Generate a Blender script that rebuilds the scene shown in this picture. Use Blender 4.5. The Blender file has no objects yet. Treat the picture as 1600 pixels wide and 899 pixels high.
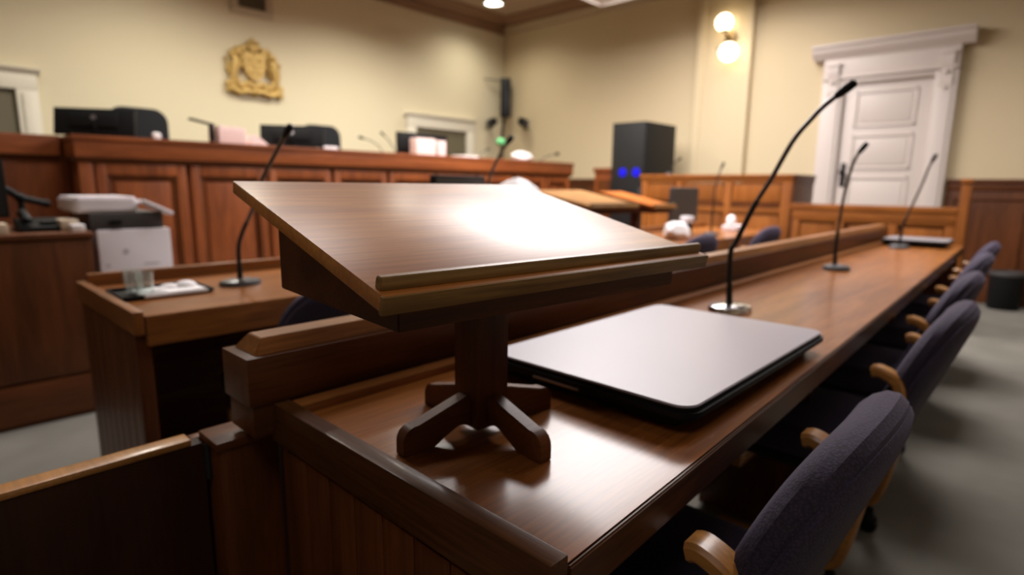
import bpy, bmesh, math, random
from mathutils import Vector, Matrix
R = math.radians
S = bpy.context.scene
random.seed(7)

# ------------------------------------------------------------------ camera
EYE = Vector((0, 0, 1.11))
YAW, PITCH, ROLL, FOCAL = R(43.2), R(10.07), R(.69), 899.0
cam = bpy.data.cameras.new('camera')
cam.sensor_width = 36
cam.lens = 36 * FOCAL / 1600
cam.clip_start = .02
cam.dof.use_dof = True
cam.dof.focus_distance = 0.58
cam.dof.aperture_fstop = 3.2
co = bpy.data.objects.new('camera', cam)
S.collection.objects.link(co)
# forward azimuth: D (world +X) lies YAW to the right of the view axis
f0 = Vector((math.cos(YAW), math.sin(YAW), 0))
right = Vector((f0.y, -f0.x, 0))
fwd = (f0 * math.cos(PITCH) + Vector((0, 0, -math.sin(PITCH)))).normalized()
up = right.cross(fwd).normalized()
r2 = right * math.cos(ROLL) + up * math.sin(ROLL)
u2 = up * math.cos(ROLL) - right * math.sin(ROLL)
M = Matrix((r2, u2, -fwd)).transposed().to_4x4()
M.translation = EYE
co.matrix_world = M
S.camera = co

# ------------------------------------------------------------------ colour, world, lights
S.view_settings.view_transform = 'Standard'
S.view_settings.look = 'None'
S.view_settings.gamma = 1
S.view_settings.use_curve_mapping = False
S.view_settings.exposure = 0.03
w = bpy.data.worlds.new('world')
S.world = w
w.use_nodes = True
w.node_tree.nodes['Background'].inputs[0].default_value = (.5, .48, .45, 1)
w.node_tree.nodes['Background'].inputs[1].default_value = .05


def area(name, loc, sx, sy, power, col, spread=180, target=None):
    l = bpy.data.lights.new(name, 'AREA')
    l.shape = 'RECTANGLE'
    l.size, l.size_y = sx, sy
    l.energy = power
    l.color = col
    l.spread = R(spread)
    o = bpy.data.objects.new(name, l)
    o.location = loc
    if target is not None:
        o.rotation_euler = (Vector(target) - Vector(loc)).to_track_quat('-Z', 'Y').to_euler()
    S.collection.objects.link(o)
    return o


COOL = (1.0, .94, .93)
WARM = (1.0, .82, .58)
CEIL = 3.7
# (x, y, size x, size y, power, spread): unseen panels added in the ceiling as fill light
FILL_PANELS = [(1.3, 3.3, 1.2, 1.2, 38, 140), (4.1, .65, 1.2, 1.2, 85, 140), (6.0, -1.2, 1.2, 1.2, 14, 120), (-.9, -.5, 1.2, 1.2, 17, 170)]
# long suspended luminaire over the well of the court (centre, size x, size y, power)
PENDANT = [(4.5, 3.2, 3.14, 2.6, 1.8, 245, 'wide suspended luminaire hanging over the well of the court'),
           (6.35, 2.78, 3.3, .8, 1.15, 22, 'smaller suspended luminaire hanging in front of the white door')]
# recessed downlights along the judge's wall (x, y, power)
SPOTS = [(6.4, 6.45, 16), (4.3, 5.6, 64), (2.0, 5.6, 56), (.1, 5.6, 10)]


# ------------------------------------------------------------------ materials
def new_mat(name):
    m = bpy.data.materials.new(name)
    m.use_nodes = True
    return m, m.node_tree.nodes, m.node_tree.links, m.node_tree.nodes['Principled BSDF']


def plain(name, col, rough=.5, metal=0, spec=.5, bump=0, scale=60, vary=.06, emit=None, strength=0, sheen=0, trans=0):
    m, n, l, b = new_mat(name)
    b.inputs['Base Color'].default_value = (*col, 1)
    b.inputs['Roughness'].default_value = rough
    b.inputs['Metallic'].default_value = metal
    b.inputs['Specular IOR Level'].default_value = spec
    b.inputs['Sheen Weight'].default_value = sheen
    b.inputs['Transmission Weight'].default_value = trans
    tc = n.new('ShaderNodeTexCoord')
    no = n.new('ShaderNodeTexNoise')
    no.inputs['Scale'].default_value = scale
    no.inputs['Detail'].default_value = 4
    l.new(tc.outputs['Object'], no.inputs['Vector'])
    if vary:
        mx = n.new('ShaderNodeMix')
        mx.data_type = 'RGBA'
        mx.inputs[6].default_value = (*[c * (1 - vary) for c in col], 1)
        mx.inputs[7].default_value = (*[min(1, c * (1 + vary)) for c in col], 1)
        l.new(no.outputs['Fac'], mx.inputs[0])
        l.new(mx.outputs[2], b.inputs['Base Color'])
    if bump:
        bp = n.new('ShaderNodeBump')
        bp.inputs['Strength'].default_value = bump
        bp.inputs['Distance'].default_value = .004
        l.new(no.outputs['Fac'], bp.inputs['Height'])
        l.new(bp.outputs['Normal'], b.inputs['Normal'])
    if emit:
        b.inputs['Emission Color'].default_value = (*emit, 1)
        b.inputs['Emission Strength'].default_value = strength
    return m


def wood(name, dark, light, axis='X', rough=.32, scale=1.0, coat=.25, fig=.5, bump=.06, scratch=0, coat_rough=.15, spec=.4):
    m, n, l, b = new_mat(name)
    tc = n.new('ShaderNodeTexCoord')

    def mapped(along, across):
        mp = n.new('ShaderNodeMapping')
        sc = [across * scale] * 3
        sc['XYZ'.index(axis)] = along * scale
        mp.inputs['Scale'].default_value = sc
        l.new(tc.outputs['Object'], mp.inputs['Vector'])
        return mp.outputs['Vector']
    n1 = n.new('ShaderNodeTexNoise')
    n1.inputs['Scale'].default_value = 1
    n1.inputs['Detail'].default_value = 5
    n1.inputs['Distortion'].default_value = .8
    l.new(mapped(1.6, 14), n1.inputs['Vector'])
    n2 = n.new('ShaderNodeTexNoise')
    n2.inputs['Scale'].default_value = 1
    n2.inputs['Detail'].default_value = 3
    l.new(mapped(9, 190), n2.inputs['Vector'])
    n3 = n.new('ShaderNodeTexNoise')
    n3.inputs['Scale'].default_value = 1
    n3.inputs['Detail'].default_value = 2
    l.new(mapped(.7, 3), n3.inputs['Vector'])
    r1 = n.new('ShaderNodeValToRGB')
    r1.color_ramp.elements[0].position = .28
    r1.color_ramp.elements[0].color = (*dark, 1)
    r1.color_ramp.elements[1].position = .72
    r1.color_ramp.elements[1].color = (*light, 1)
    l.new(n1.outputs['Fac'], r1.inputs['Fac'])
    r2_ = n.new('ShaderNodeMapRange')
    r2_.inputs['From Min'].default_value = .3
    r2_.inputs['From Max'].default_value = .7
    r2_.inputs['To Min'].default_value = 1 - .45 * fig
    r2_.inputs['To Max'].default_value = 1 + .25 * fig
    l.new(n2.outputs['Fac'], r2_.inputs['Value'])
    r3 = n.new('ShaderNodeMapRange')
    r3.inputs['From Min'].default_value = .3
    r3.inputs['From Max'].default_value = .7
    r3.inputs['To Min'].default_value = .82
    r3.inputs['To Max'].default_value = 1.15
    l.new(n3.outputs['Fac'], r3.inputs['Value'])
    mu = n.new('ShaderNodeMath')
    mu.operation = 'MULTIPLY'
    l.new(r2_.outputs[0], mu.inputs[0])
    l.new(r3.outputs[0], mu.inputs[1])
    vm = n.new('ShaderNodeVectorMath')
    vm.operation = 'SCALE'
    l.new(r1.outputs['Color'], vm.inputs[0])
    l.new(mu.outputs[0], vm.inputs['Scale'])
    col = vm.outputs[0]
    if scratch:
        ns = n.new('ShaderNodeTexNoise')
        ns.inputs['Scale'].default_value = 1
        ns.inputs['Detail'].default_value = 2
        l.new(mapped(22, 330), ns.inputs['Vector'])
        rs = n.new('ShaderNodeMapRange')
        rs.inputs['From Min'].default_value = .74
        rs.inputs['From Max'].default_value = .8
        l.new(ns.outputs['Fac'], rs.inputs['Value'])
        ms = n.new('ShaderNodeMath')
        ms.operation = 'MULTIPLY'
        ms.inputs[1].default_value = scratch
        l.new(rs.outputs[0], ms.inputs[0])
        mx = n.new('ShaderNodeMix')
        mx.data_type = 'RGBA'
        mx.inputs[7].default_value = (.5, .34, .18, 1)
        l.new(ms.outputs[0], mx.inputs[0])
        l.new(col, mx.inputs[6])
        col = mx.outputs[2]
    l.new(col, b.inputs['Base Color'])
    b.inputs['Roughness'].default_value = rough
    b.inputs['Coat Weight'].default_value = coat
    b.inputs['Specular IOR Level'].default_value = spec
    b.inputs['Coat Roughness'].default_value = coat_rough
    bp = n.new('ShaderNodeBump')
    bp.inputs['Strength'].default_value = bump
    bp.inputs['Distance'].default_value = .003
    l.new(n2.outputs['Fac'], bp.inputs['Height'])
    bq = n.new('ShaderNodeBump')
    bq.inputs['Strength'].default_value = bump * 1.2
    bq.inputs['Distance'].default_value = .01
    l.new(n1.outputs['Fac'], bq.inputs['Height'])
    l.new(bp.outputs['Normal'], bq.inputs['Normal'])
    l.new(bq.outputs['Normal'], b.inputs['Normal'])
    return m


DK, LT = (.058, .0165, .0040), (.145, .043, .0100)          # dark mahogany
BK, BL = (.140, .034, .009), (.280, .076, .019)             # redder bench wood
OK_, OL = (.190, .056, .0085), (.310, .102, .018)             # orange oak of the jury box
MW = {}
for ax in 'XYZ':
    MW['dark' + ax] = wood('dark_mahogany_' + ax, DK, LT, ax, coat=.05, rough=.45, spec=.2)
    MW['bench' + ax] = wood('red_mahogany_' + ax, BK, BL, ax, rough=.42, coat=.1, spec=.3)
    MW['oak' + ax] = wood('orange_oak_' + ax, OK_, OL, ax, rough=.45, coat=.08, spec=.3)
    MW['edge' + ax] = wood('worn_edge_wood_' + ax, (.180, .060, .012), (.320, .120, .028), ax, rough=.4, fig=.7, coat=.15, spec=.35)
    MW['cab' + ax] = wood('cabinet_mahogany_' + ax, (.070, .020, .0052), (.130, .040, .0105), ax, rough=.45, coat=.05, spec=.25)
MW['top'] = wood('polished_table_top', (.190, .058, .0105), (.335, .118, .025), 'X', rough=.4, coat=.5, fig=.6, bump=.08, scratch=.7, coat_rough=.19, spec=.12)
MW['lect'] = wood('polished_lectern_top', (.37, .118, .016), (.62, .255, .048), 'X', scale=.75, rough=.6, coat=.78, fig=.5, bump=.012, coat_rough=.33, spec=.15)
for ax in 'XY':
    MW['rim' + ax] = wood('dark_rim_wood_' + ax, (.060, .021, .0062), (.120, .044, .012), ax, rough=.42, fig=.7, coat=.10, spec=.14)
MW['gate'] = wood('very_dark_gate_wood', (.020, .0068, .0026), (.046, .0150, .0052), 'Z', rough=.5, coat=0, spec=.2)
MW['gold'] = wood('golden_edge_wood', (.19, .092, .022), (.30, .165, .048), 'X', rough=.45, fig=.9, coat=.1, spec=.3)
MW['paletop'] = wood('pale_lectern_top', (.30, .145, .045), (.40, .205, .070), 'X', rough=.85, coat=0, spec=.08)
MW['orangetop'] = wood('orange_lectern_top', (.34, .095, .012), (.45, .135, .020), 'X', rough=.85, coat=0, spec=.08)
MW['chair'] = wood('honey_chair_wood', (.33, .14, .035), (.48, .22, .06), 'Y', rough=.35)
PAINT = plain('cream_wall_paint', (.67, .60, .42), .7, bump=.05, scale=90, vary=.03)
PAINTR = plain('tan_wall_paint', (.59, .485, .305), .7, bump=.05, scale=90, vary=.03)
WHITE = plain('white_trim_paint', (.60, .525, .475), .45, vary=.03)
CREAMT = plain('cream_trim_paint', (.70, .66, .55), .45, vary=.03)
TAN = plain('tan_ceiling_paint', (.36, .26, .18), .8, vary=.05)
TANM = plain('tan_cornice_paint', (.40, .31, .20), .6, vary=.04)
BROWNM = plain('brown_cornice_paint', (.20, .105, .055), .6, vary=.05)
BLACK = plain('black_plastic', (.008, .0078, .008), .5, spec=.15, vary=.1)
BLACKM = plain('black_matt_metal', (.014, .014, .014), .4, spec=.25, vary=.1)
LEATHER = plain('black_leather', (.006, .007, .009), .5, spec=.25, bump=.2, scale=120, vary=.1)
GREY = plain('grey_plastic', (.055, .05, .05), .5)
SCREEN = plain('dark_screen', (.042, .036, .030), .55, vary=.02)
LID = plain('silver_laptop_lid', (.345, .315, .365), .38, spec=.6, bump=.03, scale=400, vary=.02)
CHROME = plain('chrome', (.75, .75, .78), .18, metal=1, vary=.02)
STEEL = plain('dull_steel', (.35, .33, .33), .35, metal=.8)
PLASTW = plain('white_plastic', (.78, .73, .76), .4, vary=.02)
PAPER = plain('white_paper', (.85, .82, .82), .7, vary=.03)
PINK = plain('pink_paper', (.85, .66, .62), .7, vary=.05)
BEIGE = plain('beige_card', (.55, .44, .32), .7)
GOLD = plain('gilded_plaster', (.52, .35, .11), .5, metal=.3, bump=.4, scale=60, vary=.25)
BRASS = plain('aged_brass', (.22, .15, .07), .35, metal=.9)
GREEN = plain('green_glass', (.10, .42, .16), .2, vary=.05)
OPENDK = plain('dark_opening_olive', (.135, .115, .07), .6)  # flat dark tone standing in for the shade inside openings
LED = plain('blue_indicator_light', (.0, .0, .3), .4, emit=(.01, .01, 1.0), strength=.45, vary=0)
GLOBE = plain('lit_opal_globe', (.9, .85, .75), .3, emit=(1.0, .82, .55), strength=6, vary=0)
DIFF = plain('lit_ceiling_diffuser', (.9, .9, .9), .4, emit=(1.0, .94, .95), strength=6, vary=0)
DISC = plain('lit_downlight_lens', (.9, .9, .9), .4, emit=(.95, 1.0, .93), strength=8, vary=0)


def glass_mat():
    m, n, l, b = new_mat('clear_glass')
    b.inputs['Base Color'].default_value = (.9, .96, .94, 1)
    b.inputs['Transmission Weight'].default_value = .9
    b.inputs['Roughness'].default_value = .05
    return m


GLASS = glass_mat()


def fabric():
    m, n, l, b = new_mat('navy_woven_fabric')
    tc = n.new('ShaderNodeTexCoord')
    br = n.new('ShaderNodeTexVoronoi')
    br.inputs['Scale'].default_value = 260
    l.new(tc.outputs['Object'], br.inputs['Vector'])
    rp = n.new('ShaderNodeValToRGB')
    rp.color_ramp.elements[0].position = .1
    rp.color_ramp.elements[0].color = (.043, .028, .062, 1)
    rp.color_ramp.elements[1].position = .7
    rp.color_ramp.elements[1].color = (.017, .013, .026, 1)
    l.new(br.outputs['Distance'], rp.inputs['Fac'])
    l.new(rp.outputs['Color'], b.inputs['Base Color'])
    b.inputs['Roughness'].default_value = .9
    b.inputs['Sheen Weight'].default_value = .12
    b.inputs['Sheen Tint'].default_value = (.55, .45, .7, 1)
    bp = n.new('ShaderNodeBump')
    bp.inputs['Strength'].default_value = .35
    bp.inputs['Distance'].default_value = .0012
    bp.invert = True
    l.new(br.outputs['Distance'], bp.inputs['Height'])
    l.new(bp.outputs['Normal'], b.inputs['Normal'])
    return m


FABRIC = fabric()


def carpet():
    m, n, l, b = new_mat('grey_green_carpet')
    tc = n.new('ShaderNodeTexCoord')
    a = n.new('ShaderNodeTexNoise')
    a.inputs['Scale'].default_value = 260
    a.inputs['Detail'].default_value = 3
    c = n.new('ShaderNodeTexNoise')
    c.inputs['Scale'].default_value = 2.5
    c.inputs['Detail'].default_value = 3
    for q in (a, c):
        l.new(tc.outputs['Object'], q.inputs['Vector'])
    rp = n.new('ShaderNodeValToRGB')
    rp.color_ramp.elements[0].position = .3
    rp.color_ramp.elements[0].color = (.125, .118, .098, 1)
    rp.color_ramp.elements[1].position = .7
    rp.color_ramp.elements[1].color = (.225, .215, .185, 1)
    mx = n.new('ShaderNodeMix')
    mx.inputs[0].default_value = .55
    l.new(a.outputs['Fac'], mx.inputs[2])
    l.new(c.outputs['Fac'], mx.inputs[3])
    l.new(mx.outputs[0], rp.inputs['Fac'])
    l.new(rp.outputs['Color'], b.inputs['Base Color'])
    b.inputs['Roughness'].default_value = .95
    b.inputs['Specular IOR Level'].default_value = .1
    bp = n.new('ShaderNodeBump')
    bp.inputs['Strength'].default_value = .5
    bp.inputs['Distance'].default_value = .004
    l.new(a.outputs['Fac'], bp.inputs['Height'])
    l.new(bp.outputs['Normal'], b.inputs['Normal'])
    return m


CARPET = carpet()


# ------------------------------------------------------------------ mesh helpers
class MB:
    """collects shapes in one mesh"""

    def __init__(self):
        self.bm = bmesh.new()

    def _add(self, t):
        me = bpy.data.meshes.new('tmp')
        t.to_mesh(me)
        t.free()
        self.bm.from_mesh(me)
        bpy.data.meshes.remove(me)
        return self

    def box(self, x0, x1, y0, y1, z0, z1, bev=.002, seg=2, mat=None):
        t = bmesh.new()
        bmesh.ops.create_cube(t, size=1)
        for v in t.verts:
            v.co = Vector((x0 + (v.co.x + .5) * (x1 - x0), y0 + (v.co.y + .5) * (y1 - y0), z0 + (v.co.z + .5) * (z1 - z0)))
        if bev:
            bev = min(bev, .45 * min(abs(x1 - x0), abs(y1 - y0), abs(z1 - z0)))
            bmesh.ops.bevel(t, geom=t.edges[:], offset=bev, segments=seg, affect='EDGES', profile=.6)
        if mat:
            t.transform(mat)
        return self._add(t)

    def prism(self, pts, axis, a0, a1, bev=.0015, mat=None):
        """polygon in the two other axes, extruded along axis"""
        t = bmesh.new()
        vs = []
        for p, q in pts:
            vs.append(t.verts.new((a0, p, q) if axis == 'X' else (p, a0, q) if axis == 'Y' else (p, q, a0)))
        fc = t.faces.new(vs)
        ex = bmesh.ops.extrude_face_region(t, geom=[fc])
        d = a1 - a0
        mv = Vector((d, 0, 0) if axis == 'X' else (0, d, 0) if axis == 'Y' else (0, 0, d))
        for g in ex['geom']:
            if isinstance(g, bmesh.types.BMVert):
                g.co += mv
        bmesh.ops.recalc_face_normals(t, faces=t.faces[:])
        if bev:
            bmesh.ops.bevel(t, geom=[e for e in t.edges if len(e.link_faces) == 2 and e.calc_face_angle(0) > .35], offset=bev, segments=2, affect='EDGES')
        if mat:
            t.transform(mat)
        return self._add(t)

    def tube(self, pts, rad, seg=12, cap=True, flat=None):
        pts = [Vector(p) for p in pts]
        if not isinstance(rad, (list, tuple)):
            rad = [rad] * len(pts)
        t = bmesh.new()
        rings = []
        ref = None
        for i, p in enumerate(pts):
            d = (pts[min(i + 1, len(pts) - 1)] - pts[max(i - 1, 0)]).normalized()
            if ref is None:
                ref = d.orthogonal().normalized()
            ref = (ref - d * ref.dot(d)).normalized()
            s = d.cross(ref)
            rings.append([t.verts.new(p + ref * (rad[i] * math.cos(2 * math.pi * k / seg)) + s * (rad[i] * math.sin(2 * math.pi * k / seg))) for k in range(seg)])
        for a, b in zip(rings, rings[1:]):
            for k in range(seg):
                t.faces.new((a[k], a[(k + 1) % seg], b[(k + 1) % seg], b[k]))
        if cap:
            t.faces.new(rings[0][::-1])
            t.faces.new(rings[-1])
        bmesh.ops.recalc_face_normals(t, faces=t.faces[:])
        return self._add(t)

    def strip(self, pts, w, th, axis=(1, 0, 0)):
        """bent flat bar of width w along axis and thickness th following pts"""
        ax = Vector(axis).normalized()
        pts = [Vector(p) for p in pts]
        t = bmesh.new()
        rings = []
        for i, p in enumerate(pts):
            d = (pts[min(i + 1, len(pts) - 1)] - pts[max(i - 1, 0)]).normalized()
            nn = d.cross(ax).normalized()
            c = .22 * th
            sec = [(-w / 2, -th / 2 + c), (-w / 2 + c, -th / 2), (w / 2 - c, -th / 2), (w / 2, -th / 2 + c), (w / 2, th / 2 - c), (w / 2 - c, th / 2), (-w / 2 + c, th / 2), (-w / 2, th / 2 - c)]
            rings.append([t.verts.new(p + ax * a + nn * b) for a, b in sec])
        for a, b in zip(rings, rings[1:]):
            for k in range(8):
                t.faces.new((a[k], a[(k + 1) % 8], b[(k + 1) % 8], b[k]))
        t.faces.new(rings[0][::-1])
        t.faces.new(rings[-1])
        bmesh.ops.recalc_face_normals(t, faces=t.faces[:])
        return self._add(t)

    def lathe(self, prof, c=(0, 0, 0), seg=32, mat=None):
        t = bmesh.new()
        rings = []
        for r, z in prof:
            if r < 1e-6:
                rings.append([t.verts.new((0, 0, z))])
            else:
                rings.append([t.verts.new((r * math.cos(2 * math.pi * k / seg), r * math.sin(2 * math.pi * k / seg), z)) for k in range(seg)])
        for a, b in zip(rings, rings[1:]):
            for k in range(seg):
                k2 = (k + 1) % seg
                if len(a) == 1 and len(b) > 1:
                    t.faces.new((a[0], b[k], b[k2]))
                elif len(b) == 1 and len(a) > 1:
                    t.faces.new((a[k], a[k2], b[0]))
                elif len(a) > 1:
                    t.faces.new((a[k], a[k2], b[k2], b[k]))
        bmesh.ops.recalc_face_normals(t, faces=t.faces[:])
        if mat:
            t.transform(mat)
        bmesh.ops.translate(t, vec=Vector(c), verts=t.verts[:])
        return self._add(t)

    def ball(self, c, r, seg=20, scale=(1, 1, 1), mat=None):
        t = bmesh.new()
        bmesh.ops.create_uvsphere(t, u_segments=seg, v_segments=max(8, seg // 2), radius=r)
        for v in t.verts:
            v.co = Vector((v.co.x * scale[0], v.co.y * scale[1], v.co.z * scale[2]))
        if mat:
            t.transform(mat)
        bmesh.ops.translate(t, vec=Vector(c), verts=t.verts[:])
        return self._add(t)

    def rslab(self, x0, x1, y0, y1, z0, z1, r=.03, bev=.003, k=6, mat=None):
        """slab with rounded corners in plan"""
        pts = []
        for cx, cy, a in ((x1 - r, y1 - r, 0), (x0 + r, y1 - r, 90), (x0 + r, y0 + r, 180), (x1 - r, y0 + r, 270)):
            for i in range(k + 1):
                an = R(a + 90 * i / k)
                pts.append((cx + r * math.cos(an), cy + r * math.sin(an)))
        return self.prism(pts, 'Z', z0, z1, bev=bev, mat=mat)

    def build(self, name, mat, parent=None, smooth=True, sub=0):
        me = bpy.data.meshes.new(name)
        self.bm.to_mesh(me)
        self.bm.free()
        o = bpy.data.objects.new(name, me)
        S.collection.objects.link(o)
        me.materials.append(mat)
        if smooth:
            for p in me.polygons:
                p.use_smooth = True
            try:
                me.set_sharp_from_angle(angle=R(35))
            except Exception:
                pass
        if parent is not None:
            o.parent = parent
        if sub:
            s = o.modifiers.new('sub', 'SUBSURF')
            s.levels = s.render_levels = sub
        return o


def thing(name, label, cat, loc=(0, 0, 0), rz=0, group=None):
    o = bpy.data.objects.new(name, None)
    o.empty_display_size = .1
    S.collection.objects.link(o)
    o.location = loc
    o.rotation_euler = (0, 0, rz)
    o['label'] = label
    o['category'] = cat
    if group:
        o['group'] = group
    return o


def tag(o, label, cat, group=None):
    o['label'] = label
    o['category'] = cat
    if group:
        o['group'] = group
    return o


def struct(o, label=None, cat=None):
    o['kind'] = 'structure'
    if label:
        o['label'] = label
    if cat:
        o['category'] = cat
    return o


def kids(o):
    return [c for c in S.collection.objects if c.parent is o]


def dup(root, loc, rz, label, group=None):
    def cp(o, par):
        c = o.copy()
        S.collection.objects.link(c)
        if par is not None:
            c.parent = par
        for k in kids(o):
            cp(k, c)
        return c
    r = cp(root, None)
    r.location = loc
    r.rotation_euler = (0, 0, rz)
    r['label'] = label
    if group:
        r['group'] = group
    return r


# ------------------------------------------------------------------ room shell
XL, XR, YF, YB = -3.2, 7.4, -3.4, 7.2
struct(MB().box(XL - .2, XR + .2, YF - .2, YB + .2, -.1, 0, bev=0).build('floor', CARPET), 'worn grey green carpet floor of the courtroom', 'floor')
struct(MB().box(XL - .2, XR + .2, YF - .2, YB + .2, CEIL + .06, CEIL + .16, bev=0).build('ceiling', TAN), 'tan painted courtroom ceiling', 'ceiling')
struct(MB().box(XL - .2, XR + .2, YB, YB + .15, 0, CEIL + .06, bev=0).build('wall_back', PAINT), "cream wall behind the judges' bench", 'wall')
struct(MB().box(XR, XR + .15, YF, YB, 0, CEIL + .06, bev=0).build('wall_right', PAINTR), 'tan wall with the white panelled door', 'wall')
struct(MB().box(XL - .15, XL, YF, YB, 0, CEIL + .06, bev=0).build('wall_left', PAINT), 'cream side wall out of the picture on the left', 'wall')
struct(MB().box(XL, XR, YF - .15, YF, 0, CEIL + .06, bev=0).build('wall_front', PAINT), 'cream wall behind the photographer', 'wall')
# cornices
cprof = [(0, 0), (-.05, 0), (-.06, .02), (-.075, .05), (-.12, .075), (-.12, .09), (0, .09)]
struct(MB().prism([(XR + a, CEIL - .10 + b) for a, b in cprof], 'Y', YF, YB).build('trim_1', TANM), 'light tan cornice moulding along the right wall', 'cornice')
struct(MB().prism([(XR - .12 + a * 2.4, CEIL - .01 + b * .75) for a, b in cprof], 'Y', YF, YB).build('trim_2', BROWNM), 'brown upper cornice band above the right wall', 'cornice')
struct(MB().prism([(YB + a, CEIL - .10 + b) for a, b in cprof], 'X', XL, XR).build('trim_3', BROWNM), "brown cornice moulding above the judges' wall", 'cornice')  # lower moulding takes the band's brown to stand for its shade
struct(MB().prism([(YB - .12 + a * 2.4, CEIL - .01 + b * .75) for a, b in cprof], 'X', XL, XR).build('trim_4', BROWNM), "brown upper cornice band above the judges' wall", 'cornice')
struct(MB().box(4.9, 5.06, YF, YB, CEIL - .02, CEIL + .07, bev=.01).build('trim_5', TANM), 'shallow tan ceiling beam running across the room', 'ceiling beam')

# wainscot on the right wall (either side of the door)
def wainscot(name, y0, y1, label):
    o = struct(MB().box(XR - .03, XR, y0, y1, 0, 1.19, bev=.002).build(name, MW['cabZ']), label, 'wainscot')
    MB().box(XR - .06, XR, y0, y1, 1.19, 1.225, bev=.008).box(XR - .045, XR, y0, y1, 1.12, 1.19, bev=.004).build('wainscot_cap', MW['cabY'], o)
    MB().box(XR - .045, XR, y0, y1, 0, .2, bev=.004).build('wainscot_base', MW['cabY'], o)
    n = max(1, round((y1 - y0) / .75))
    st = (y1 - y0) / n
    m = MB()
    for i in range(n):
        a, b = y0 + i * st + .07, y0 + (i + 1) * st - .07
        m.box(XR - .042, XR - .02, a, b, .28, .30, bev=.004).box(XR - .042, XR - .02, a, b, 1.02, 1.04, bev=.004)
        m.box(XR - .042, XR - .02, a, a + .02, .28, 1.04, bev=.004).box(XR - .042, XR - .02, b - .02, b, .28, 1.04, bev=.004)
    m.build('wainscot_moulding', MW['cabY'], o)
    return o


wainscot('trim_6', YF, .87, 'dark mahogany wainscot right of the white door')
wainscot('trim_7', 2.16, 2.93, 'dark mahogany wainscot between white door and pilaster')
wainscot('trim_8', 3.70, YB, 'dark mahogany wainscot between pilaster and room corner')

# pilaster
pil = struct(MB().box(XR - .07, XR, 2.95, 3.66, 0, CEIL - .02, bev=.004).build('trim_9', PAINTR), 'wide tan wall pilaster carrying the lit globe sconce', 'pilaster')
MB().box(XR - .085, XR - .06, 2.95, 3.05, 0, CEIL - .03, bev=.004).box(XR - .085, XR - .06, 3.56, 3.66, 0, CEIL - .03, bev=.004).build('pilaster_border', PAINTR, pil)
MB().box(XR - .10, XR - .06, 2.94, 3.67, 0, .25, bev=.006).build('pilaster_base', MW['cabY'], pil)

# white door on the right wall
d1 = struct(MB().box(XR - .05, XR, 1.083, 1.885, 0, 2.25, bev=.002).build('door_1', WHITE), 'white panelled door in a moulded casing with corbels on the tan wall', 'door')
m = MB()
for z0, z1 in ((1.78, 2.16), (1.33, 1.70), (.72, 1.25), (.15, .64)):
    y0, y1 = 1.20, 1.77
    m.box(XR - .064, XR - .045, y0, y1, z0, z0 + .025, bev=.006).box(XR - .064, XR - .045, y0, y1, z1 - .025, z1, bev=.006)
    m.box(XR - .064, XR - .045, y0, y0 + .025, z0, z1, bev=.006).box(XR - .064, XR - .045, y1 - .025, y1, z0, z1, bev=.006)
    m.box(XR - .058, XR - .045, y0 + .045, y1 - .045, z0 + .045, z1 - .045, bev=.005)
m.build('door_panels', WHITE, d1)
m = MB()
for y0, y1 in ((.885, 1.075), (1.893, 2.11)):
    m.box(XR - .10, XR, y0, y1, 0, 2.30, bev=.006)
    m.box(XR - .115, XR, y0 + .035, y1 - .035, .25, 2.20, bev=.008)
m.box(XR - .10, XR, 1.07, 1.90, 2.25, 2.31, bev=.004)
m.build('door_jamb_casing', WHITE, d1)
m = MB()
m.box(XR - .11, XR, .885, 2.11, 2.30, 2.525, bev=.005)
m.box(XR - .13, XR, .885, 2.11, 2.30, 2.33, bev=.01)
m.prism([(XR, 2.52), (XR - .12, 2.52), (XR - .13, 2.545), (XR - .16, 2.57), (XR - .175, 2.61), (XR - .175, 2.63), (XR - .20, 2.645), (XR - .20, 2.67), (XR, 2.67)], 'Y', .78, 2.23, bev=.003)
m.build('door_entablature', WHITE, d1)
for yc in (.98, 2.0):
    m = MB()
    m.prism([(XR - .11, 2.44), (XR - .14, 2.44), (XR - .145, 2.38), (XR - .135, 2.33), (XR - .122, 2.28), (XR - .12, 2.22), (XR - .13, 2.18), (XR - .11, 2.10)], 'Y', yc - .055, yc + .055, bev=.003)
    m.ball((XR - .125, yc, 2.27), .025).ball((XR - .12, yc, 2.12), .02)
    m.box(XR - .15, XR - .1, yc - .07, yc + .07, 2.44, 2.47, bev=.005)
    m.build('door_corbel', WHITE, d1)
m = MB().box(XR - .062, XR - .048, 1.795, 1.845, 1.14, 1.40, bev=.004).tube([(XR - .06, 1.82, 1.30), (XR - .11, 1.82, 1.30)], .012).ball((XR - .125, 1.82, 1.30), .028)
m.build('door_handle', BLACKM, d1)

# doorways in the judges' wall
def back_door(name, x0, x1, ztop, cw, label):
    o = struct(MB().box(x0, x1, YB - .02, YB, 0, ztop - cw, bev=0).build(name, OPENDK), label, 'door')  # dark sheet in place of the shaded opening, wall left uncut
    m = MB()
    for a, b in ((x0 - cw, x0), (x1, x1 + cw)):
        m.box(a, b, YB - .06, YB, 0, ztop - cw, bev=.006).box(a + cw * .25, b - cw * .25, YB - .075, YB, .2, ztop - cw - .03, bev=.006)
    m.box(x0 - cw, x1 + cw, YB - .062, YB, ztop - cw, ztop - .01, bev=.006)
    m.build('door_casing', CREAMT, o)
    MB().prism([(YB, ztop - .02), (YB - .07, ztop - .02), (YB - .10, ztop + .02), (YB - .10, ztop + .03), (YB, ztop + .03)], 'X', x0 - cw - .03, x1 + cw + .03, bev=.003).build('door_head_moulding', CREAMT, o)
    return o


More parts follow.
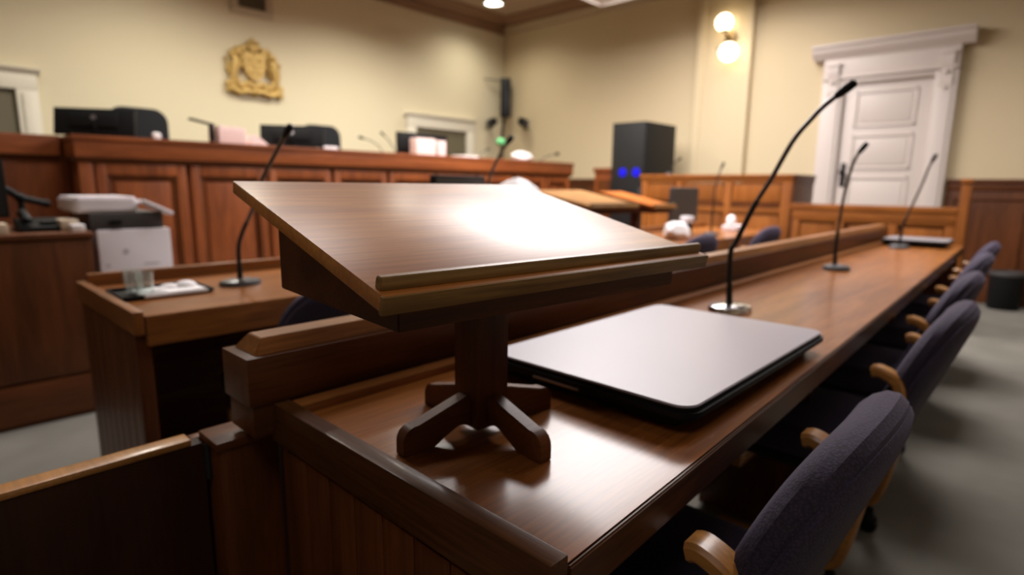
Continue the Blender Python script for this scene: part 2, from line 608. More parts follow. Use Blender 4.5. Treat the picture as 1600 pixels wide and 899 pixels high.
back_door('door_2', 5.48, 6.50, 2.12, .165, 'dark doorway in cream casing behind the bench near the room corner')
back_door('door_3', -.25, .885, 2.10, .165, "dark doorway in cream casing at the left end of the judges' wall")

# vent grille high on the judges' wall
VENTP = plain('cream_vent_paint', (.50, .43, .31), .6)
v = thing('vent_grille', "framed dark vent grille high on the judges' wall above the crest", 'vent', (3.14, YB, 3.03))
MB().box(-.25, .25, -.035, 0, 0, .08, bev=.008).box(-.25, .25, -.035, 0, .42, .50, bev=.008).box(-.25, -.16, -.035, 0, .08, .42, bev=.008).box(.16, .25, -.035, 0, .08, .42, bev=.008).build('vent_frame', VENTP, v)
m = MB().box(-.16, .16, -.008, 0, .08, .42, bev=0)
for i in range(9):
    m.prism([(-.026, .09 + i * .037), (-.024, .09 + i * .037), (-.008, .115 + i * .037), (-.010, .115 + i * .037)], 'X', -.16, .16, bev=0)
m.build('vent_louvre', OPENDK, v)

# ------------------------------------------------------------------ ceiling lights
plab = ["added square fill panel above the left front desk", "added square fill panel over the counsel table", "added square fill panel above the farthest armchairs", "added square fill panel behind the photographer"]
for i, (x, y, sx, sy, p, sp) in enumerate(FILL_PANELS):
    t = thing('ceiling_fill_panel', plab[i], 'ceiling light', (x, y, CEIL + .06), group='added fill panels in the ceiling')
    MB().box(-sx / 2 - .05, -sx / 2, -sy / 2 - .05, sy / 2 + .05, -.05, 0, bev=.004).box(sx / 2, sx / 2 + .05, -sy / 2 - .05, sy / 2 + .05, -.05, 0, bev=.004).box(-sx / 2, sx / 2, -sy / 2 - .05, -sy / 2, -.05, 0, bev=.004).box(-sx / 2, sx / 2, sy / 2, sy / 2 + .05, -.05, 0, bev=.004).build('light_frame', WHITE, t)
    MB().box(-sx / 2, sx / 2, -sy / 2, sy / 2, -.03, -.01, bev=0).build('light_diffuser', PAPER, t)
    a = area('ceiling_fill_lamp', (0, 0, -.04), sx * .96, sy * .96, p, COOL, sp)
    a.parent = t
for px_, py_, pz_, sx, sy, p, lab in PENDANT:
    t = thing('suspended_luminaire', lab, 'ceiling light', (px_, py_, pz_))
    m = MB()
    for a, b_, c_, d_ in ((-sx / 2 - .03, -sx / 2, -sy / 2 - .03, sy / 2 + .03), (sx / 2, sx / 2 + .03, -sy / 2 - .03, sy / 2 + .03), (-sx / 2, sx / 2, -sy / 2 - .03, -sy / 2), (-sx / 2, sx / 2, sy / 2, sy / 2 + .03)):
        m.box(a, b_, c_, d_, 0, .07, bev=.004)
    m.build('light_frame', WHITE, t)
    MB().box(-sx / 2, sx / 2, -sy / 2, sy / 2, .05, .068, bev=0).build('housing', WHITE, t)
    MB().box(-sx / 2, sx / 2, -sy / 2, sy / 2, .02, .035, bev=0).build('light_diffuser', PAPER, t)
    for a in (-.4 * sx, .4 * sx):
        for b_ in (-.4 * sy, .4 * sy):
            MB().tube([(a, b_, .06), (a, b_, CEIL + .06 - pz_)], .006, 8).build('suspension_rod', STEEL, t)
    a = area('suspended_luminaire_lamp', (0, 0, .012), sx * .98, sy * .98, p, COOL, 180)
    a.parent = t
dlab = ["round recessed downlight glowing near the room corner", "recessed downlight above the small doorway side", "recessed downlight above the gold crest", "recessed downlight above the left doorway"]
for i, (x, y, p) in enumerate(SPOTS):
    t = thing('downlight', dlab[i], 'downlight', (x, y, CEIL + .06), group='recessed downlights')
    MB().lathe([(.13, -.02), (.175, -.02), (.18, -.012), (.18, 0), (.13, 0), (.13, -.02)]).build('downlight_trim', TANM, t)
    MB().lathe([(0, -.018), (.09, -.017), (.13, -.010), (.13, -.004), (0, -.004)]).build('downlight_lens', DISC, t)
    l = bpy.data.lights.new('downlight_lamp', 'SPOT')
    l.energy = p * 6
    l.color = (1.0, .93, .80)
    l.spot_size = R(150)
    l.spot_blend = .9
    l.shadow_soft_size = .12
    o = bpy.data.objects.new('downlight_lamp', l)
    S.collection.objects.link(o)
    o.parent = t
    o.location = (0, 0, -.05)

# wall sconce
t = thing('wall_sconce', 'lit wall sconce with two glowing opal globes on the pilaster', 'wall lamp', (XR - .085, 3.21, 2.93))
MB().lathe([(0, 0), (.075, 0), (.075, .012), (.05, .03), (.02, .04), (0, .04)], mat=Matrix.Rotation(R(-90), 4, 'Y')).build('backplate', BRASS, t)
MB().tube([(-.03, 0, 0), (-.08, 0, 0), (-.12, .01, .02), (-.13, .03, .045), (-.13, .04, .07)], .016).tube([(-.08, 0, 0), (-.11, -.01, -.03), (-.12, -.02, -.055)], .014).tube([(-.05, .02, -.10), (-.08, .14, -.12)], .012).lathe([(0, .06), (.05, .065), (.04, .09), (0, .09)], (-.13, .04, 0)).lathe([(0, -.05), (.05, -.06), (.045, -.085), (0, -.085)], (-.12, -.02, 0)).build('sconce_arm', BRASS, t)
MB().ball((-.13, .045, .165), .102, 28).build('upper_globe', GLOBE, t)
MB().ball((-.12, -.03, -.185), .112, 28).build('lower_globe', GLOBE, t)

# ------------------------------------------------------------------ judges' bench
BY = 5.0
b = thing('judges_bench', "long raised mahogany judges' bench with panelled front", 'bench', (.90, BY, 0))
MB().box(.02, 5.54, .03, .82, 0, 1.26, bev=.002).build('carcass', MW['benchZ'], b)
MB().box(-.02, 5.58, -.05, .84, 1.27, 1.405, bev=.006).box(-.03, 5.59, -.06, .84, 1.385, 1.42, bev=.006).build('frieze_board', MW['benchX'], b)
MB().prism([(-.045, 1.272), (-.03, 1.25), (-.005, 1.235), (.03, 1.225), (.03, 1.272)], 'X', -.02, 5.58).build('frieze_moulding', MW['darkX'], b)
MB().box(-.01, 5.57, -.02, .04, 0, .16, bev=.006).build('plinth', MW['benchX'], b)
MB().box(0, .085, -.012, .04, .16, 1.235, bev=.004).build('corner_stile', MW['benchZ'], b)
pw = .62
for i in range(9):
    x0 = .10 + i * pw - .0
    x1 = x0 + pw - .035
    if i == 8:
        x1 = 5.55
    m = MB()
    m.box(x0, x0 + .065, -.008, .04, .16, 1.232, bev=.005).box(x1 - .065, x1, -.008, .04, .16, 1.232, bev=.005)
    m.box(x0 + .06, x1 - .06, -.007, .04, 1.15, 1.231, bev=.005).box(x0 + .06, x1 - .06, -.007, .04, .16, .26, bev=.005)
    pnl = m.build('front_panel', MW['benchZ'], b)
    m = MB()
    fx0, fx1, fz0, fz1 = x0 + .062, x1 - .062, .258, 1.152
    for q in ((fx0, fx0 + .022, fz0, fz1), (fx1 - .022, fx1, fz0, fz1), (fx0, fx1, fz0, fz0 + .022), (fx0, fx1, fz1 - .022, fz1)):
        m.box(q[0], q[1], .004, .035, q[2], q[3], bev=.006)
    m.build('panel_moulding', MW['darkZ'], pnl)
    MB().box(fx0 + .05, fx1 - .05, .012, .035, fz0 + .05, fz1 - .05, bev=.01).build('raised_field', MW['benchZ'], pnl)

bw = thing('bench_wing', "recessed left wing adjoining the judges' bench under the left doorway", 'bench', (-1.2, 5.35, 0))
MB().box(0, 2.112, 0, .62, 0, 1.27, bev=.003).build('carcass', MW['benchZ'], bw)
MB().box(-.02, 2.066, -.05, .66, 1.285, 1.425, bev=.006).build('frieze_board', MW['benchX'], bw)
MB().prism([(-.045, 1.287), (-.03, 1.265), (-.005, 1.25), (.03, 1.24), (.03, 1.287)], 'X', -.02, 2.06).build('frieze_moulding', MW['darkX'], bw)

struct(MB().box(-1.2, 6.4, 6.02, 7.19, 0, .55, bev=.004).build('dais', CARPET), 'carpeted raised dais behind the bench', 'dais')


def bench_monitor(loc, wd, label):
    t = thing('monitor', label, 'monitor', loc, R(-33), group="monitors on the judges' bench")
    ti = Matrix.Translation((0, 0, .085)) @ Matrix.Rotation(R(-14), 4, 'X')
    MB().box(-wd / 2, wd / 2, -.018, .018, -.07, .125, bev=.006, mat=ti).box(-wd * .3, wd * .3, -.035, -.01, -.02, .09, bev=.01, mat=ti).build('housing', BLACK, t)
    MB().box(-wd / 2 + .012, wd / 2 - .012, .0175, .020, -.058, .113, bev=0, mat=ti).build('screen', SCREEN, t)
    MB().tube([(0, -.01, .012), (0, -.03, .10)], .02).build('stand', BLACK, t)
    MB().rslab(-.11, .11, -.10, .08, 0, .012, r=.03).build('stand_base', BLACK, t)
    MB().lathe([(0, 0), (.018, 0), (.018, .004), (0, .004)], mat=Matrix.Translation((0, 0, .085)) @ Matrix.Rotation(R(-14), 4, 'X') @ Matrix.Translation((0, -.035, .05)) @ Matrix.Rotation(R(90), 4, 'X')).build('badge', STEEL, t)
    return t


bench_monitor((1.075, 5.22, 1.42), .52, "wide black monitor seen from behind on the left of the judges' bench")
bench_monitor((2.58, 5.22, 1.42), .55, "second black monitor seen from behind on the bench, beneath the gold crest")


def judge_chair(loc, rz, label):
    t = thing('judge_chair', label, 'office chair', loc, rz, group="judges' leather chairs")
    MB().rslab(-.25, .25, -1.23, -.52, -.055, .055, r=.13, bev=.04, k=8, mat=Matrix.Rotation(R(-90), 4, 'X')).build('backrest', LEATHER, t)
    MB().box(-.25, .25, -.50, -.02, .42, .53, bev=.04, seg=4).build('seat', LEATHER, t)
    for s in (-1, 1):
        MB().strip([(s * .28, -.02, .52), (s * .28, -.04, .66), (s * .28, -.10, .69), (s * .28, -.36, .69), (s * .28, -.40, .66), (s * .28, -.38, .50)], .05, .03).build('armrest', BLACK, t)
    MB().tube([(0, -.25, .09), (0, -.25, .43)], .03).build('gas_column', BLACKM, t)
    m = MB()
    for k in range(5):
        a = R(72 * k)
        m.tube([(0, -.25, .10), (.28 * math.cos(a), -.25 + .28 * math.sin(a), .06)], [.03, .016])
        m.ball((.28 * math.cos(a), -.25 + .28 * math.sin(a), .03), .03)
    m.build('star_base', BLACK, t)
    return t


jc = judge_chair((1.67, 6.45, .56), 0, "black leather judge's chair beside the left bench monitor")
dup(jc, (3.54, 6.45, .55), 0, "black leather judge's chair beside the second bench monitor", "judges' leather chairs")

# things on the bench
t = thing('desk_lamp', "small dark lamp with slanted head left of the pink files on the bench", 'lamp', (1.90, 5.28, 1.42))
MB().rslab(-.06, .06, -.05, .05, 0, .012, r=.02).build('lamp_base', BLACKM, t)
MB().box(-.018, .018, -.012, .012, .01, .16, bev=.003).build('lamp_post', BLACKM, t)
MB().box(-.17, .02, -.03, .03, -.008, .008, bev=.004, mat=Matrix.Translation((0, 0, .165)) @ Matrix.Rotation(R(11), 4, 'Y')).build('lamp_head', BLACKM, t)
for i in range(6):
    o = MB().box(1.935 + i * .037, 1.966 + i * .037, 5.2, 5.46, 1.42, 1.575 - .004 * (i % 3), bev=.004).build('file_folder', PINK)
    tag(o, 'upright pink file folder in the row beside the bench lamp', 'folder', 'pink files beside the bench lamp')
o = MB().prism([(2.19, 1.42), (2.36, 1.42), (2.345, 1.45), (2.25, 1.52), (2.20, 1.515)], 'Y', 5.22, 5.42, bev=.004).build('paper_stack', PINK)
tag(o, 'sloping heap of pale pink papers left of the second bench monitor', 'papers')
o = MB().box(1.40, 1.46, 5.06, 5.12, 1.42, 1.475, bev=.02).build('tissue_ball', PAPER)
tag(o, 'small white crumpled tissue in front of the left judge chair', 'tissue')
o = MB().box(2.80, 2.95, 5.06, 5.2, 1.42, 1.452, bev=.006).build('note_pad', PAPER)
tag(o, 'white note pad on the bench edge before the second chair', 'note pad')
t = thing('monitor', "small dark monitor before the cream doorway on the bench", 'monitor', (4.30, 5.50, 1.42))
MB().box(-.36, .36, -.02, .02, .03, .27, bev=.008).build('housing', BLACK, t)
MB().box(-.345, .345, .019, .022, .045, .255, bev=0).build('screen', SCREEN, t)
MB().rslab(-.1, .1, -.08, .08, 0, .012, r=.02).box(-.03, .03, -.015, .015, .01, .06).build('stand_base', BLACK, t)
o = MB().box(4.0, 4.27, 5.22, 5.34, 1.42, 1.615, bev=.004).build('paper_stack', PINK)
tag(o, 'thick upright stack of pink papers left of the doorway monitor', 'papers')
o = MB().box(4.31, 4.42, 5.22, 5.34, 1.42, 1.60, bev=.004).build('paper_stack', PINK)
tag(o, 'narrow upright stack of pink papers in front of the doorway monitor', 'papers')
o = MB().box(4.66, 4.92, 5.2, 5.4, 1.42, 1.455, bev=.004).build('paper_stack', PAPER)
tag(o, 'low stack of white papers right of the doorway monitor', 'papers')
t = thing('desk_lamp', 'small lamp with round green shade on the bench near the corner', 'lamp', (5.40, 5.3, 1.42))
MB().lathe([(0, 0), (.055, 0), (.05, .012), (.012, .02), (.01, .18), (0, .18)]).build('lamp_base', BRASS, t)
MB().ball((0, 0, .235), .06, 20, (1.1, 1, .85)).build('lamp_shade', GREEN, t)


def bag(name, c, sx, sy, sz, mat, seed, label, cat):
    rnd = random.Random(seed)
    t = bmesh.new()
    bmesh.ops.create_icosphere(t, subdivisions=4, radius=1)
    pl = [(Vector((rnd.gauss(0, 1), rnd.gauss(0, 1), rnd.gauss(0, 1) * .8)).normalized(), rnd.uniform(.80, 1.0)) for _ in range(46)]
    for v_ in t.verts:
        p = v_.co.normalized()
        k = min([1.06] + [d_ / p.dot(n_) for n_, d_ in pl if p.dot(n_) > .05])
        q = p * k
        z = max(q.z, -.75)
        v_.co = Vector((c[0] + q.x * sx, c[1] + q.y * sy, c[2] + (z + .75) / 1.75 * sz))
    mb = MB()
    mb._add(t)
    return tag(mb.build(name, mat), label, cat)


bag('plastic_bag', (5.78, 5.28, 1.42), .20, .12, .14, PAPER, 3, 'white and pink crumpled bag on the right end of the bench', 'bag')


def thin_mic(loc, pts, label, r=.005, head=.011):
    t = thing('gooseneck_microphone', label, 'microphone', loc, group="slim microphones on the bench")
    P = [Vector(p) for p in pts]
    MB().lathe([(0, 0), (.045, 0), (.045, .01), (.012, .02), (0, .02)]).build('mic_base', BLACKM, t)
    MB().tube([(0, 0, .015)] + pts, r, 8).build('gooseneck', GREY, t)
    d = (P[-1] - P[-2]).normalized()
    MB().tube([P[-1] - d * .005, P[-1] + d * .005, P[-1] + d * .045, P[-1] + d * .055], [head * .7, head, head, head * .4], 10).build('mic_head', BLACK, t)


thin_mic((2.95, 5.45, 1.42), [(-.02, 0, .06), (-.10, 0, .12), (-.18, 0, .135)], 'slim gooseneck microphone just right of the second judge chair')
thin_mic((3.62, 5.3, 1.42), [(-.06, 0, .09), (-.16, 0, .135), (-.24, 0, .15)], 'slim microphone bent left with a dark head mid bench', head=.014)
thin_mic((3.82, 5.35, 1.42), [(-.04, 0, .09), (-.10, 0, .16), (-.15, 0, .20)], 'slim microphone just left of the doorway papers on the bench')
thin_mic((5.02, 5.3, 1.42), [(.02, 0, .06), (.08, 0, .11), (.13, 0, .125)], 'slim microphone between doorway monitor and green lamp')
thin_mic((6.15, 5.3, 1.42), [(.04, -.02, .04), (.15, -.04, .10), (.30, -.06, .13)], 'dark microphone reaching right from the bench end', r=.007, head=.022)

# crest on the judges' wall
t = thing('wall_crest', "gilded royal style coat of arms with crown and supporters on the judges' wall", 'crest', (3.11, YB, 2.115))
y0 = -.03
MB().prism([(-.13, .50), (.13, .50), (.135, .34), (.10, .24), (0, .16), (-.10, .24), (-.135, .34)], 'Y', -.07, -.01, bev=.012).box(-.006, .006, -.08, -.06, .19, .49, bev=.003).box(-.12, .12, -.08, -.06, .345, .357, bev=.003).ball((-.06, -.07, .42), .03, 10, (1, .5, 1)).ball((.06, -.07, .42), .03, 10, (1, .5, 1)).ball((-.05, -.07, .28), .03, 10, (1, .5, 1)).ball((.05, -.07, .28), .03, 10, (1, .5, 1)).build('shield', GOLD, t)
m = MB().box(-.075, .075, -.075, -.01, .545, .575, bev=.008)
for a in (-.06, -.03, 0, .03, .06):
    m.tube([(a, -.05, .57), (a * 1.15, -.055, .60), (a * .5, -.05, .635)], [.012, .014, .010], 8)
m.ball((0, -.045, .645), .018, 10).box(-.006, .006, -.05, -.04, .65, .675, bev=.002).box(-.016, .016, -.05, -.04, .662, .670, bev=.002)
m.build('crown', GOLD, t)
m = MB().ball((0, -.05, .525), .05, 14, (1.2, .7, .7))
for s in (-1, 1):
    for k in range(5):
        an = R(25 + 28 * k)
        m.ball((s * (.08 + .08 * math.sin(an)), -.035, .50 + .055 * math.cos(an * 1.2)), .034, 10, (1, .6, .9))
rc = random.Random(5)
for k in range(46):
    an = rc.uniform(-.15, math.pi + .15)
    rr_ = rc.uniform(.55, 1.0)
    m.ball((rr_ * .30 * math.cos(an), -.02 - .02 * rc.random(), .30 + rr_ * .29 * math.sin(an)), rc.uniform(.026, .042), 8, (1, .6, 1))
m.build('mantling', GOLD, t)
for s, nm in ((-1, 'lion_supporter'), (1, 'unicorn_supporter')):
    m = MB()
    m.tube([(s * .25, -.04, .20), (s * .235, -.05, .28), (s * .215, -.055, .36), (s * .225, -.055, .43)], [.048, .05, .052, .036], 10)
    m.ball((s * .205, -.06, .475), .040, 12, (1.1, .8, 1))
    m.ball((s * .175, -.065, .462), .022, 10)
    if s < 0:
        m.ball((s * .235, -.045, .455), .05, 12, (1, .6, 1.2))
    else:
        m.tube([(s * .19, -.06, .50), (s * .165, -.06, .585)], [.009, .003], 8)
        m.tube([(s * .235, -.05, .49), (s * .255, -.05, .43), (s * .25, -.05, .36)], [.016, .02, .012], 8)
    m.tube([(s * .21, -.06, .39), (s * .165, -.07, .40), (s * .135, -.075, .43)], [.024, .018, .014], 8)
    m.tube([(s * .215, -.06, .34), (s * .165, -.07, .325), (s * .14, -.075, .345)], [.024, .018, .014], 8)
    m.tube([(s * .25, -.045, .22), (s * .20, -.055, .16), (s * .175, -.05, .09)], [.034, .026, .02], 8)
    m.tube([(s * .26, -.04, .20), (s * .275, -.05, .14), (s * .255, -.05, .08)], [.034, .026, .02], 8)
    m.tube([(s * .275, -.03, .20), (s * .31, -.03, .27), (s * .295, -.03, .35), (s * .32, -.03, .41)], [.014, .012, .012, .02], 8)
    m.build(nm, GOLD, t)
m = MB()
for i in range(26):
    a = -.30 + (i % 13) * .05
    m.ball((a, -.04, .055 + .02 * math.sin(i * 1.9) + (i // 13) * .075), .045, 10, (1, .6, .8))
m.tube([(-.31, -.05, .09), (-.2, -.065, .03), (-.07, -.07, .055), (.07, -.07, .055), (.2, -.065, .03), (.31, -.05, .09)], .026, 10)
m.build('motto_scroll', GOLD, t)

# speaker column in the corner
t = thing('column_speaker', 'tall black column loudspeaker on a bracket in the room corner', 'speaker', (7.22, 6.98, 2.2))
MB().box(-.085, .085, -.07, .07, .04, .66, bev=.012, mat=Matrix.Rotation(R(-45), 4, 'Z')).build('speaker_cabinet', BLACK, t)
MB().box(-.07, .07, -.076, -.068, .06, .64, bev=.003, mat=Matrix.Rotation(R(-45), 4, 'Z')).build('speaker_grille', BLACKM, t)
MB().tube([(.02, .05, .5), (.12, .15, .5)], .012).tube([(-.02, .05, .62), (-.22, .12, .63), (-.30, .2, .64)], .008).build('wall_bracket', BLACKM, t)
MB().tube([(-.02, .0, .05), (-.03, .03, -.2), (-.02, .05, -.5), (-.02, .06, -.9)], .022, 8).build('speaker_cable', BLACKM, t)
for (x, y, z, lab, az) in ((6.98, 7.06, 2.14, "small black wall camera left of the corner loudspeaker", 200), (7.27, 6.62, 2.14, "small black wall camera right of the corner loudspeaker", 250)):
    t = thing('wall_camera', lab, 'camera', (x, y, z), group='small wall cameras')
    mt = Matrix.Rotation(R(az), 4, 'Z') @ Matrix.Rotation(R(20), 4, 'Y')
    MB().box(-.10, .10, -.055, .055, -.055, .055, bev=.02, seg=3, mat=mt).build('camera_body', BLACK, t)
    MB().lathe([(0, 0), (.045, 0), (.045, .04), (.03, .045), (0, .045)], (0, 0, 0), 16, mat=mt @ Matrix.Translation((.09, 0, 0)) @ Matrix.Rotation(R(90), 4, 'Y')).build('camera_lens', GREY, t)
    MB().tube([(0, 0, -.03), (.0, 0, -.09), ((XR - x) if x > 7.1 else 0, 0 if x > 7.1 else (YB - y), -.09)], .014, 8).build('wall_bracket', BLACKM, t)

# pedestal right of the bench and the server rack
t = thing('wood_pedestal', "narrow mahogany pedestal between judges' bench and black rack", 'pedestal', (6.6, 4.36, 0))
MB().box(0, .4, 0, .31, 0, 1.30, bev=.004).build('carcass', MW['benchZ'], t)
MB().box(-.02, .42, -.02, .33, 1.30, 1.355, bev=.006).build('pedestal_cap', MW['benchX'], t)
MB().box(-.012, 0.0, .05, .26, .2, 1.2, bev=.005).build('panel_field', MW['darkZ'], t)
t = thing('server_rack', 'tall black equipment rack with two blue indicator lights', 'rack', (6.2, 3.68, 0))
MB().box(.012, .74, .0, .47, .03, 1.88, bev=.006).build('cabinet', BLACK, t)
MB().box(0, .012, .01, .46, .06, 1.86, bev=.004).box(-.004, .002, .05, .42, .1, 1.82, bev=.002).build('front_door', BLACKM, t)
MB().box(-.015, .0, .03, .05, .95, 1.1, bev=.004).build('door_handle', GREY, t)
for yy in (.10, .29):
    MB().lathe([(0, 0), (.052, 0), (.052, .008), (0, .010)], mat=Matrix.Translation((-.003, yy, 1.285)) @ Matrix.Rotation(R(-90), 4, 'Y')).build('indicator_light', LED, t)
MB().box(.03, .72, .02, .45, 0, .03, bev=0).build('plinth', BLACKM, t)

# ------------------------------------------------------------------ jury box and low barrier
t = thing('witness_box', 'tall orange oak panelled box in front of the pilaster', 'witness box', (5.8, 1.85, 0))
L = 1.61
MB().box(.02, .06, .02, L, 0, 1.16, bev=.002).build('back_board', MW['oakZ'], t)
MB().box(-.005, .075, 0, L + .01, 1.165, 1.215, bev=.005).box(-.02, .09, -.01, L + .02, 1.212, 1.245, bev=.006).build('top_rail', MW['oakY'], t)
MB().box(-.004, .06, .02, L, .925, .965, bev=.004).build('middle_rail', MW['darkY'], t)
MB().box(-.002, .06, .02, L, .86, .925, bev=.003).build('lower_rail', MW['oakY'], t)
MB().box(-.006, .06, .02, L, 0, .14, bev=.004).build('base_rail', MW['oakY'], t)
ys = [0, .575, 1.12, L - .07]
for yy in ys:
    MB().box(-.006, .06, yy, yy + (.09 if yy == 0 else .065), 0, 1.165, bev=.004).build('stile', MW['oakZ'], t)
for a, b_ in zip(ys, ys[1:]):
    MB().box(.006, .03, a + .10, b_ - .01, .975, 1.155, bev=.008).build('upper_panel', MW['oakZ'], t)
    MB().box(.006, .03, a + .10, b_ - .01, .16, .85, bev=.008).build('lower_panel', MW['oakZ'], t)
MB().box(.0, .60, -.015, .04, 0, 1.165, bev=.003).box(.0, .62, -.025, .05, 1.212, 1.243, bev=.005).box(0, .61, -.02, .045, 1.165, 1.215, bev=.004).build('side_panel', MW['cabZ'], t)

t = thing('low_barrier', 'low orange oak panelled barrier in front of the white door', 'barrier', (5.6, .565, 0))
L = 1.20
MB().box(.02, .06, 0, L, 0, .93, bev=.002).build('back_board', MW['oakZ'], t)
MB().box(-.01, .085, -.0, L + .02, .925, .98, bev=.006).build('top_rail', MW['oakY'], t)
MB().box(-.004, .05, 0, L, .83, .925, bev=.003).build('frieze_rail', MW['oakY'], t)
MB().box(-.006, .05, 0, L, 0, .14, bev=.003).build('base_rail', MW['oakY'], t)
for yy in (.0, .38, .77, 1.13):
    MB().box(-.006, .05, yy, yy + .065, .14, .83, bev=.004).build('stile', MW['oakZ'], t)
for yy in (.075, .455, .845):
    MB().box(.006, .03, yy, yy + .28, .16, .81, bev=.008).build('panel_field', MW['oakZ'], t)
t = thing('barrier_post', 'square oak post ending the low barrier near the bin', 'post', (5.6, .50, 0))
MB().box(-.02, .08, 0, .06, 0, 1.17, bev=.004).build('shaft', MW['oakZ'], t)
MB().box(-.03, .09, -.008, .068, 1.17, 1.20, bev=.006).build('post_cap', MW['oakY'], t)

# bin against the wainscot
t = thing('waste_bin', 'black cylindrical waste bin standing against the wainscot', 'bin', (7.16, .275, 0))
MB().lathe([(0, 0), (.118, 0), (.125, .01), (.135, .33), (.12, .33), (.112, .02), (0, .02)], seg=40).build('bin_body', BLACK, t)
MB().lathe([(.118, .325), (.14, .325), (.143, .345), (.138, .36), (.120, .36), (.118, .325)], seg=40).build('bin_rim', GREY, t)


# ------------------------------------------------------------------ tables
def table(name, label, x0, x1, yf0, yf1, yr, railz=None, wood_=('dark', 'top', 'rim'), loc=None, apron=.05):
    """counsel table: x0..x1 long, front edge from yf0 (at x0) to yf1 (at x1), rear at yr"""
    t = thing(name, label, 'table', (x0, yf0, 0))
    W, D, DF = x1 - x0, yr - yf0, yf1 - yf0
    wd = wood_[0]
    MB().prism([(0, 0), (W, DF), (W, D), (0, D)], 'Z', .725, .75, bev=.0015).build('tabletop', MW[wood_[1]], t)
    MB().prism([(0, -.004), (W, DF - .004), (W, DF + .03), (0, .03)], 'Z', .75 - apron, .7485, bev=.002).build('front_edge', MW[wood_[2] + 'X'], t)
    MB().box(-.03, -.003, -.004, D + .02, .70, .765, bev=.003).build('end_rim', MW[wood_[2] + 'Y'], t)
    MB().box(-.003, W, D - .035, D + .0, .74, .765, bev=.003).build('rear_rim', MW['edgeX'], t)
    m = MB().box(-.022, .012, .012, D, .05, .70, bev=.001)
    n = 8
    ep = m.build('end_panel', MW[wd + 'Z'], t)
    m = MB()
    for i in range(n):
        m.box(-.0245, -.020, .014 + i * (D - .03) / n, .014 + (i + 1) * (D - .03) / n - .003, .05, .692, bev=.001)
    m.build('planking', MW[wd + 'Z'], ep)
    MB().box(-.026, .014, .008, D, 0, .06, bev=.003).build('end_plinth', MW[wd + 'Y'], ep)
    MB().box(.012, W - .02, D - .06, D - .04, .04, .725, bev=.001).build('modesty_panel', MW[wd + 'X'], t)
    for xs in [k * W / 3 for k in (1, 2)]:
        MB().box(xs - .012, xs + .012, DF * xs / W + .14, D - .05, .0, .725, bev=.002).build('divider', MW[wd + 'Z'], t)
    MB().box(W - .03, W, DF + .02, D, .0, .725, bev=.002).build('far_end_panel', MW[wd + 'Z'], t)
    return t, W, D


T1, W1, D1 = table('counsel_table', 'long mahogany counsel table carrying the lectern and laptop in the foreground', .403, 4.80, .301, .425, .86)
# privacy rail of the counsel table
MB().box(-.068, W1 + .02, D1 + .002, D1 + .10, .768, .845, bev=.002).build('rail_beam', MW['darkX'], T1)
MB().box(-.062, W1 + .02, D1 + .006, D1 + .096, .715, .768, bev=.002).build('rail_lower_beam', MW['darkX'], T1)
MB().box(.007, .10, D1 + .045, D1 + .09, 0, .716, bev=.002).build('dark_gap_filler', MW['gate'], T1)  # dark filler added so the gap beside the post looks shaded
m = MB()
t_ = bmesh.new()
x0, x1, y0, y1, z0, z1, c = -.052, W1 + .01, D1 + .012, D1 + .092, .8445, .870, .016
vs = [t_.verts.new(p) for p in ((x0, y0, z0), (x1, y0, z0), (x1, y1, z0), (x0, y1, z0), (x0 + c, y0 + .010, z1), (x1, y0 + .010, z1), (x1, y1 - .022, z1), (x0 + c, y1 - .022, z1))]
for q in ((3, 2, 1, 0), (4, 5, 6, 7), (0, 1, 5, 4), (1, 2, 6, 5), (2, 3, 7, 6), (3, 0, 4, 7)):
    t_.faces.new([vs[k] for k in q])
bmesh.ops.bevel(t_, geom=t_.edges[:], offset=.0015, segments=2, affect='EDGES')
m._add(t_)
m.build('rail_cap', MW['edgeX'], T1)

T2, W2, D2 = table('front_row_table', 'long front row table with upstand rims in the well of the court', .425, 5.2, 1.757, 1.72, 2.42, wood_=('cab', 'top', 'edge'), apron=.085)
MB().box(-.003, W2, D2 - .03, D2, .765, .792, bev=.003).build('upstand', MW['edgeX'], T2)

# gate and post at the near end
t = thing('gate_post', 'dark square gate post under the rail end of the counsel table', 'post', (.305, .917, 0))
MB().box(0, .095, 0, .07, 0, .69, bev=.003).build('shaft', MW['darkZ'], t)
MB().box(-.006, .10, -.004, .074, .69, .704, bev=.003).build('post_cap', MW['darkX'], t)
MB().box(-.016, .004, .082, .10, 0, .69, bev=.002).box(.0, .03, .068, .10, 0, .69, bev=.002).build('gate_gap_filler', MW['darkZ'], t)  # strips added behind the gate gap to keep it dark
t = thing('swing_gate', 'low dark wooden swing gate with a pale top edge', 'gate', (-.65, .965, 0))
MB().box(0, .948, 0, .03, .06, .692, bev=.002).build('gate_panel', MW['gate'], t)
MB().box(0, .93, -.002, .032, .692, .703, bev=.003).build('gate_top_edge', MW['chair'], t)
for zz in (.66, .16):
    MB().tube([(.9515, -.004, zz - .03), (.9515, -.004, zz + .03)], .006, 10).build('gate_hinge', BLACKM, t)


